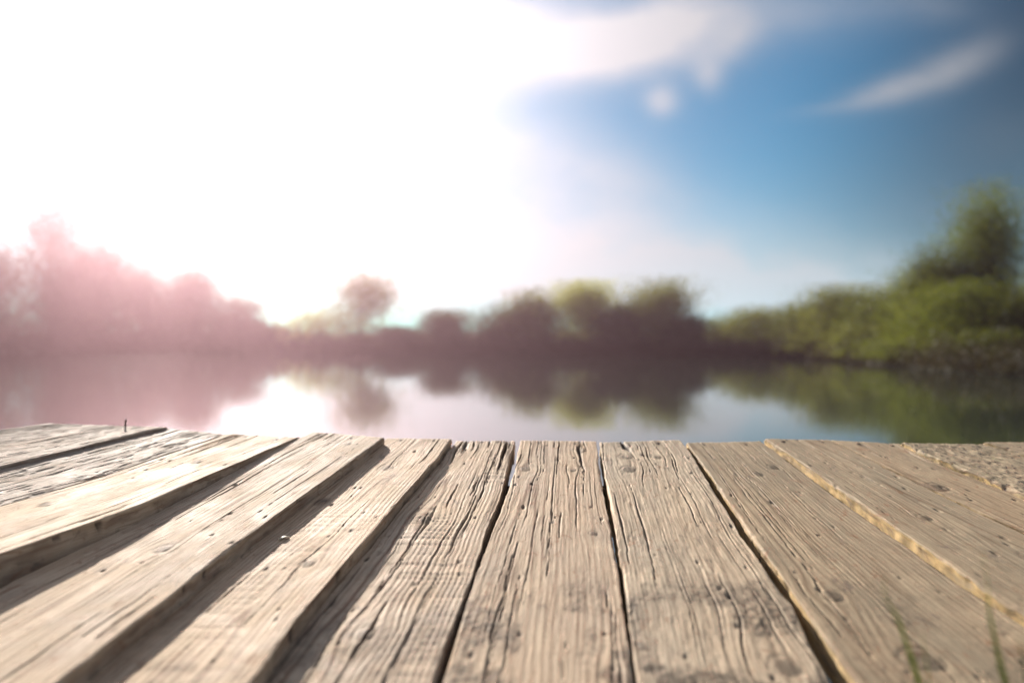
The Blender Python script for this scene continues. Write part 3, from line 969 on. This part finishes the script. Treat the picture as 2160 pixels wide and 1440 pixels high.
def tree(kind, x, ytop, wpx, d, mat, label, z0=0.0, cat="tree", group=None, soft=1.2, blobs=15, lean=0.0, topn=0.72, seed=0, lai=7.5):
    """a tree whose crown is wpx wide and reaches row ytop at distance d"""
    rs = np.random.RandomState(seed + 100)
    X0 = (x - 1080) / FPX * d
    zb = 0.15
    h = (CAM_Z - (ytop - 720) / FPX * d - zb) * (1.12 if x < 640 else 1.03)
    w = wpx / FPX * d * (1.3 if x > 1480 else 1.12)
    leaf = max(0.075, 0.0027 * d)
    root = empty(kind, (X0, d, zb))
    tag(root, label, cat, group)
    pts = crown_points(w, h, z0 * h, rs, leaf, lai, soft, blobs, None, lean * w, topn)
    me = leaf_cloud(pts, leaf, rs, mat, "crown")
    link(bpy.data.objects.new("crown", me), root)
    co, q = [], []
    r0 = 0.022 * h ** 0.9
    hh = h * 0.62
    spine = [Vector((0, 0, -0.35)), Vector((0.02 * w, 0, 0.25 * hh)), Vector((lean * w * 0.4 - 0.03 * w, 0.02 * w, 0.6 * hh)), Vector((lean * w * 0.8, 0, hh))]
    tube_arrays(spine, [r0 * 1.3, r0, r0 * 0.6, r0 * 0.2], 8, co, q)
    for k in range(7):
        f = rs.uniform(0.25, 0.8)
        st = spine[1] + (spine[3] - spine[1]) * f
        an = rs.uniform(0, 6.28)
        en = st + Vector((math.cos(an) * w * 0.33, math.sin(an) * w * 0.33, hh * rs.uniform(0.08, 0.22)))
        md_ = (st + en) / 2 + Vector((0, 0, -0.03 * hh))
        tube_arrays([st, md_, en], [r0 * 0.45, r0 * 0.3, r0 * 0.1], 6, co, q)
    me = quad_mesh("trunk", co, q, M_bark, True)
    link(bpy.data.objects.new("trunk", me), root)
    return root


GL, GC, GR = "trees on the hazy shore towards the sun", "trees on the far shore across the pond", "trees on the near green shore"
T = [
    ("broadleaf_tree", -200, 545, 260, 37, L_dark, "tree at the frame edge left of the tall rounded hazy tree", GL, {}),
    ("broadleaf_tree", -50, 535, 200, 39, L_dark, "dull hazy tree half cut by the frame beside the tall rounded tree", GL, {}),
    ("broadleaf_tree", 106, 400, 140, 41, L_dark, "tall rounded tree in pink haze, highest on the sunward shore", GL, {'topn': 1.0, 'lai': 15}),
    ("broadleaf_tree", 212, 540, 130, 43, L_dark, "pinkish hazy tree on the slope below the tall rounded tree", GL, {}),
    ("broadleaf_tree", 300, 584, 110, 46, L_dark, "hazy tree with a flat low top before the notch of bright sky", GL, {'topn': .8}),
    ("broadleaf_tree", 412, 592, 110, 49, L_dark, "pink hazy round tree just past the notch of bright sky", GL, {'topn': .7}),
    ("broadleaf_tree", 495, 640, 110, 53, L_dark, "lower hazy tree stepping down from the pink round tree", GL, {}),
    ("bush", 580, 690, 100, 58, L_dark, "last low hazy bush where the pink tree line runs out", GL, {}),
    ("bush", 655, 655, 95, 63, L_yellow, "faint pale bush beside the lone tree on the far shore", GC, {'lai': 2.2}),
    ("broadleaf_tree", 758, 578, 125, 66, L_olive, "lone pale tree standing above the low far bank in the glare", GC, {'topn': .9, 'z0': .12, 'lai': 3.6}),
    ("bush", 850, 692, 100, 67, L_dark, "low bush on the far bank beside the lone pale tree", GC, {}),
    ("bush", 942, 660, 100, 67, L_dark, "small domed bush alone on the low stretch of far bank", GC, {}),
    ("broadleaf_tree", 1062, 650, 110, 67, L_dark, "first dull bush of the far clump, at its sunward end", GC, {}),
    ("broadleaf_tree", 1135, 622, 110, 66, L_olive, "broad olive tree in the far clump left of the yellow-green one", GC, {}),
    ("broadleaf_tree", 1240, 610, 120, 66, L_yellow, "yellow-green rounded tree in the middle of the far clump", GC, {'topn': .8}),
    ("bush", 1312, 652, 110, 66, L_dark, "low dark bush between the yellow-green tree and the big dark dome", GC, {}),
    ("broadleaf_tree", 1390, 602, 130, 63, L_olive, "big dark domed tree, last of the far clump before the sky gap", GC, {'topn': .7}),
    ("bush", 1445, 670, 80, 62, L_dark, "dark bush on the shoulder of the big domed tree", GC, {}),
    ("bush", 1535, 680, 90, 54, L_olive, "first low bush after the sky gap where the green shore begins", GR, {}),
    ("broadleaf_tree", 1622, 655, 120, 48, L_olive, "low rounded olive tree at the far end of the green shore", GR, {}),
    ("bush", 1650, 705, 100, 43, L_olive, "light hanging bush at the water in front of the olive tree", GR, {}),
    ("broadleaf_tree", 1700, 650, 110, 43, L_deep, "dull green tree between the olive tree and the pale topped one", GR, {}),
    ("broadleaf_tree", 1782, 618, 125, 39, L_olive, "pale topped green tree midway along the rising green shore", GR, {'topn': .7}),
    ("bush", 1850, 690, 120, 33, L_olive, "rounded bush at the waterline below the rising green shore", GR, {}),
    ("broadleaf_tree", 1880, 620, 130, 34, L_deep, "deep green tree on the slope up to the tall tree", GR, {}),
    ("broadleaf_tree", 1965, 585, 130, 30, L_green, "bright green leafy tree right beside the tall tree", GR, {'topn': .8}),
    ("tall_tree", 2075, 430, 110, 28, L_green, "tallest tree on the green shore, its forked top against blue sky", GR, {'topn': .62, 'z0': .08, 'lean': .08, 'lai': 6.5}),
    ("bush", 1740, 712, 120, 39, L_olive, "low olive bush at the waterline below the pale topped tree", GR, {}),
    ("bush", 1945, 715, 140, 27.5, L_green, "low fresh green bush hanging over the water before the bright tree", GR, {}),
    ("bush", 2090, 700, 150, 23.5, L_deep, "dark low bush at the water under the tallest tree", GR, {}),
    ("broadleaf_tree", 1978, 540, 100, 28.5, L_deep, "shoulder-high tree leaning against the tallest tree", GR, {'topn': .8}),
    ("broadleaf_tree", 2020, 610, 160, 26, L_green, "sunlit fresh green bush below the tallest tree", GR, {}),
    ("broadleaf_tree", 2150, 620, 130, 25, L_deep, "dark tree at the frame edge in front of the tallest tree", GR, {}),
    ("broadleaf_tree", 2275, 580, 170, 24, L_deep, "dark tree just past the frame edge on the green shore", GR, {}),
]
for i, (kind, x, yt, wp, d, mat, lab, grp, kw) in enumerate(T):
    if x < 1480:                                            # set back from the waterline
        a_ = math.degrees(math.atan((x - 1080) / FPX))
        d = float(shore(a_)) * math.cos(R(a_)) + (1.0 if kind == "bush" else 2.2)
    tree(kind, x, yt, wp, d, mat, lab, cat="bush" if kind == "bush" else "tree", group=grp, seed=i, **kw)

# low scrub along the whole waterline: nobody could count it
rs = np.random.RandomState(77)
n_ = 110000
az = rs.uniform(-64, 60, n_)
dist = shore(az) + np.abs(rs.normal(size=n_)) * 1.6 - 1.5
hgt = (0.9 + 1.3 * fbm(az * 0.9, az * 0 + 0.4, 5)) * np.interp(az, [-42, -15, 12, 20, 42], [2.4, .8, .55, .45, .32])
zz = np.abs(rs.normal(size=n_)) * 0.55 * hgt
pts = np.stack([np.sin(np.radians(az)) * dist, np.cos(np.radians(az)) * dist, 0.05 + zz], -1)
me = leaf_cloud(pts, (np.maximum(0.07, 0.0034 * dist))[:, None], rs, L_scrub, "undergrowth")
tag(link(bpy.data.objects.new("undergrowth", me)), "low brownish scrub and reeds along the waterline below the trees", "undergrowth", kind="stuff")

# ------------------------------------------------------------------ haze volume added over the pond, tinted pink to imitate lens flare
M_haze, n = new_mat("flare_haze")
pv = n.n('ShaderNodeVolumePrincipled')
pv.inputs['Color'].default_value = (1.0, 0.64, 0.73, 1)
pv.inputs['Density'].default_value = 0.0021
pv.inputs['Anisotropy'].default_value = 0.87
n.link(pv.outputs[0], n.n('ShaderNodeOutputMaterial').inputs['Volume'])
hx, zl, zh = 112.0, -2.0, 18.5
co = [(-hx, -hx, zl), (hx, -hx, zl), (hx, hx, zl), (-hx, hx, zl), (-hx, -hx, zh), (hx, -hx, zh), (hx, hx, zh), (-hx, hx, zh)]
q = [(3, 2, 1, 0), (4, 5, 6, 7), (0, 1, 5, 4), (1, 2, 6, 5), (2, 3, 7, 6), (3, 0, 4, 7)]
me = quad_mesh("haze", co, q, M_haze, False)
tag(link(bpy.data.objects.new("haze", me)), kind="stuff")
